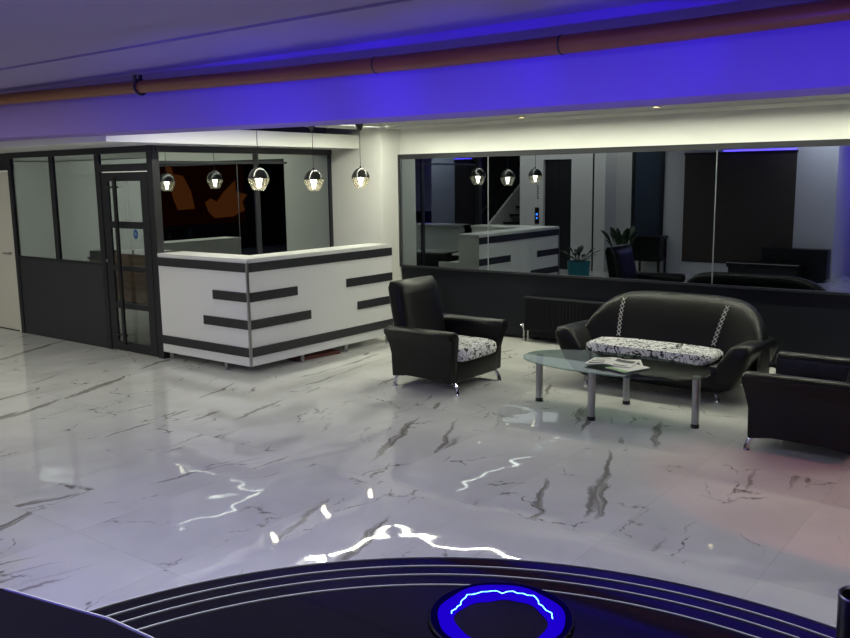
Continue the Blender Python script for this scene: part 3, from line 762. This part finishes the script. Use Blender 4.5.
# windows
w = thing('window_1', 'tall window with a slate blue blind, seen in the mirror', 'window', (-6.98, 1.0, 0)); w['kind'] = 'structure'
bx('blind_panel', M['blueblind'], (-.27, .0, .6), (.27, .02, 2.5), w); m = MB(); m.box((-.33, 0, .5), (-.27, .04, 2.56)); m.box((.27, 0, .5), (.33, .04, 2.56)); m.box((-.27, 0, 2.5), (.27, .04, 2.56)); m.box((-.27, 0, .5), (.27, .04, .6)); m.build('window_frame', M['frame'], w)
bl = thing('roller_blind', 'wide brown woven blind on the rear wall, seen in the mirror', 'blind', (-5.225, 1.0, 0))
bx('cloth', M['blind'], (-1.02, .008, .26), (1.02, .016, 2.27), bl); bx('top_rail', M['frame'], (-1.03, .0, 2.27), (1.03, .025, 2.315), bl); bx('bottom_rail', M['frame'], (-1.02, .004, .24), (1.02, .02, .262), bl)
for x in (.18, -.28):
    m = MB()
    for i in range(6): m.box((x-.02+.007*(i % 2), .0165, 1.30+.035*i), (x+.02-.006*(i % 3), .019, 1.318+.035*i))
    m.build('mark', M['ink'], bl)
# low black cabinet and platform
o = thing('sideboard', 'black sideboard before the blue lit pier, seen in the mirror', 'sideboard', (-4.05, 1.16, 0))
bx('body', M['black'], (-.6, -.13, .05), (.5, .13, .58), o, .01); bx('plinth', M['frame'], (-.56, -.1, 0), (.46, .1, .05), o)
o = thing('bench', 'long low black bench under the brown blind, seen in the mirror', 'bench', (-4.4, 1.52, 0))
bx('seat', M['bglass'], (-.75, -.2, .25), (.5, .2, .34), o, .01); bx('base', M['black'], (-.72, -.18, 0), (.47, .18, .25), o)
bx('edge_line', M['edge'], (-.75, .195, .325), (.5, .206, .335), o)
# console with plant
o = thing('side_table', 'black side table under the slate blue window, seen in the mirror', 'table', (-6.8, 1.28, 0))
bx('top', M['black'], (-.3, -.2, .68), (.3, .2, .74), o, .005); bx('shelf', M['black'], (-.28, -.18, .25), (.28, .18, .32), o); bx('body', M['black'], (-.26, -.17, .32), (.26, .17, .68), o)
for sx in (-.26, .26):
    for sy in (-.16, .16): bx('leg', M['black'], (sx-.02, sy-.02, 0), (sx+.02, sy+.02, .68), o)
def plant(name, label, loc, pot_r, pot_h, mat, nleaf, ll, lean, seed, stand=0.):
    random.seed(seed)
    r = thing(name, label, 'plant', loc)
    m = MB(); m.lathe([(0, 0), (pot_r*.92, 0), (pot_r, pot_h), (pot_r*.93, pot_h), (pot_r*.9, pot_h*.9), (0, pot_h*.9)], n=28); m.build('pot', mat, r, True)
    m = MB(); m.lathe([(0, pot_h*.905), (pot_r*.89, pot_h*.905)]); m.build('soil', M['soil'], r)
    st = MB(); lf = MB()
    for i in range(nleaf):
        a = 2*PI*i/nleaf*2.4+random.uniform(-.3, .3); L_ = ll*random.uniform(.65, 1.1); el = random.uniform(*lean)
        d_ = Vector((math.cos(a)*math.cos(el), math.sin(a)*math.cos(el), math.sin(el)))
        b0 = Vector((math.cos(a)*.03, math.sin(a)*.03, pot_h*.9)); b1 = b0+d_*L_*.55
        st.tube([b0, (b0+b1)/2+Vector((0, 0, .02)), b1], .006, 6)
        side = d_.cross(Vector((0, 0, 1))).normalized(); up = side.cross(d_)
        rows = []
        for k in range(7):
            t = k/6; wd = .22*L_*math.sin(PI*min(1, t*.93+.05))**.8
            c = b1+d_*L_*.5*t-Vector((0, 0, 1))*.12*L_*t*t
            rows.append([c-side*wd*.5+up*.02*wd*4, c, c+side*wd*.5+up*.02*wd*4])
        lf.grid(rows)
    st.build('stem', M['leaf'], r); o = lf.build('foliage', M['leaf'], r, True)
    sd = o.modifiers.new('thick', 'SOLIDIFY'); sd.thickness = .003
    return r
plant('potted_plant', 'leafy plant in a teal pot, seen in the mirror beside the lift', (-7.7, 2.5, 0), .22, .30, M['teal'], 16, .42, (.2, 1.2), 3)
plant('potted_plant', 'tall broad leaved plant in a beige pot, seen in the mirror behind the armchair', (-7.05, 2.0, 0),   .13, .34, M['beige'], 18, .72, (.95, 1.5), 8)
# added glowing shapes, source of the orange reflection, on the right end wall
og = thing('orange_glow_panel', 'added panel of dim orange glow, seen in the dark glass behind the desk', 'glow panel', (3.295, 3.0, 1.5))
bx('backing', M['black'], (-.02, -2.7, -1.0), (0, 1.6, .95), og)
bx('red_field', M['brick'], (-.026, -2.2, -.75), (-.02, .9, .85), og)
m = MB(); m.prism([(.42, .80), (.28, .90), (.18, .60), (-.12, .55), (-.35, .15), (-.45, -.32), (.10, -.34), (.22, -.05)], 'X', -.034, -.026); m.build('orange_shape', M['orange'], og)
m = MB(); m.prism([(-.80, -.16), (-1.0, -.06), (-1.2, -.16), (-1.45, .10), (-1.88, .42), (-1.9, .1), (-2.3, .02), (-2.1, -.2), (-2.2, -.42), (-1.75, -.58), (-1.1, -.60), (-.9, -.42)], 'X', -.034, -.026); m.build('orange_shape', M['orange'], og)

# ------------------------------------------------------------------ world, camera, view
wd = bpy.data.worlds.new('world'); S.world = wd; wd.use_nodes = True
wd.node_tree.nodes['Background'].inputs[0].default_value = (.25, .22, .45, 1); wd.node_tree.nodes['Background'].inputs[1].default_value = .02
cam = bpy.data.cameras.new('camera'); co = bpy.data.objects.new('camera', cam); COL.objects.link(co)
yaw, pitch, roll, f = .653013182, .160910826, -.0133345606, 865.53
F = Vector((-math.sin(yaw)*math.cos(pitch), math.cos(yaw)*math.cos(pitch), -math.sin(pitch)))
Rr = Vector((math.cos(yaw), math.sin(yaw), 0)); U = Rr.cross(F)
R2 = Rr*math.cos(roll)+U*math.sin(roll); U2 = -Rr*math.sin(roll)+U*math.cos(roll)
mt = Matrix((R2, U2, -F)).transposed().to_4x4(); mt.translation = (0, 0, 1.9)
co.matrix_world = mt
cam.sensor_fit = 'HORIZONTAL'; cam.sensor_width = 36; cam.lens = f*36/850; cam.clip_start = .05
S.camera = co
S.view_settings.view_transform = 'Standard'; S.view_settings.look = 'None'; S.view_settings.gamma = 1; S.view_settings.exposure = 0
S.view_settings.use_curve_mapping = False
S.cycles.max_bounces = 10; S.cycles.glossy_bounces = 6; S.cycles.transparent_max_bounces = 12
S.cycles.caustics_reflective = False; S.cycles.caustics_refractive = False
S.cycles.sample_clamp_indirect = 4.
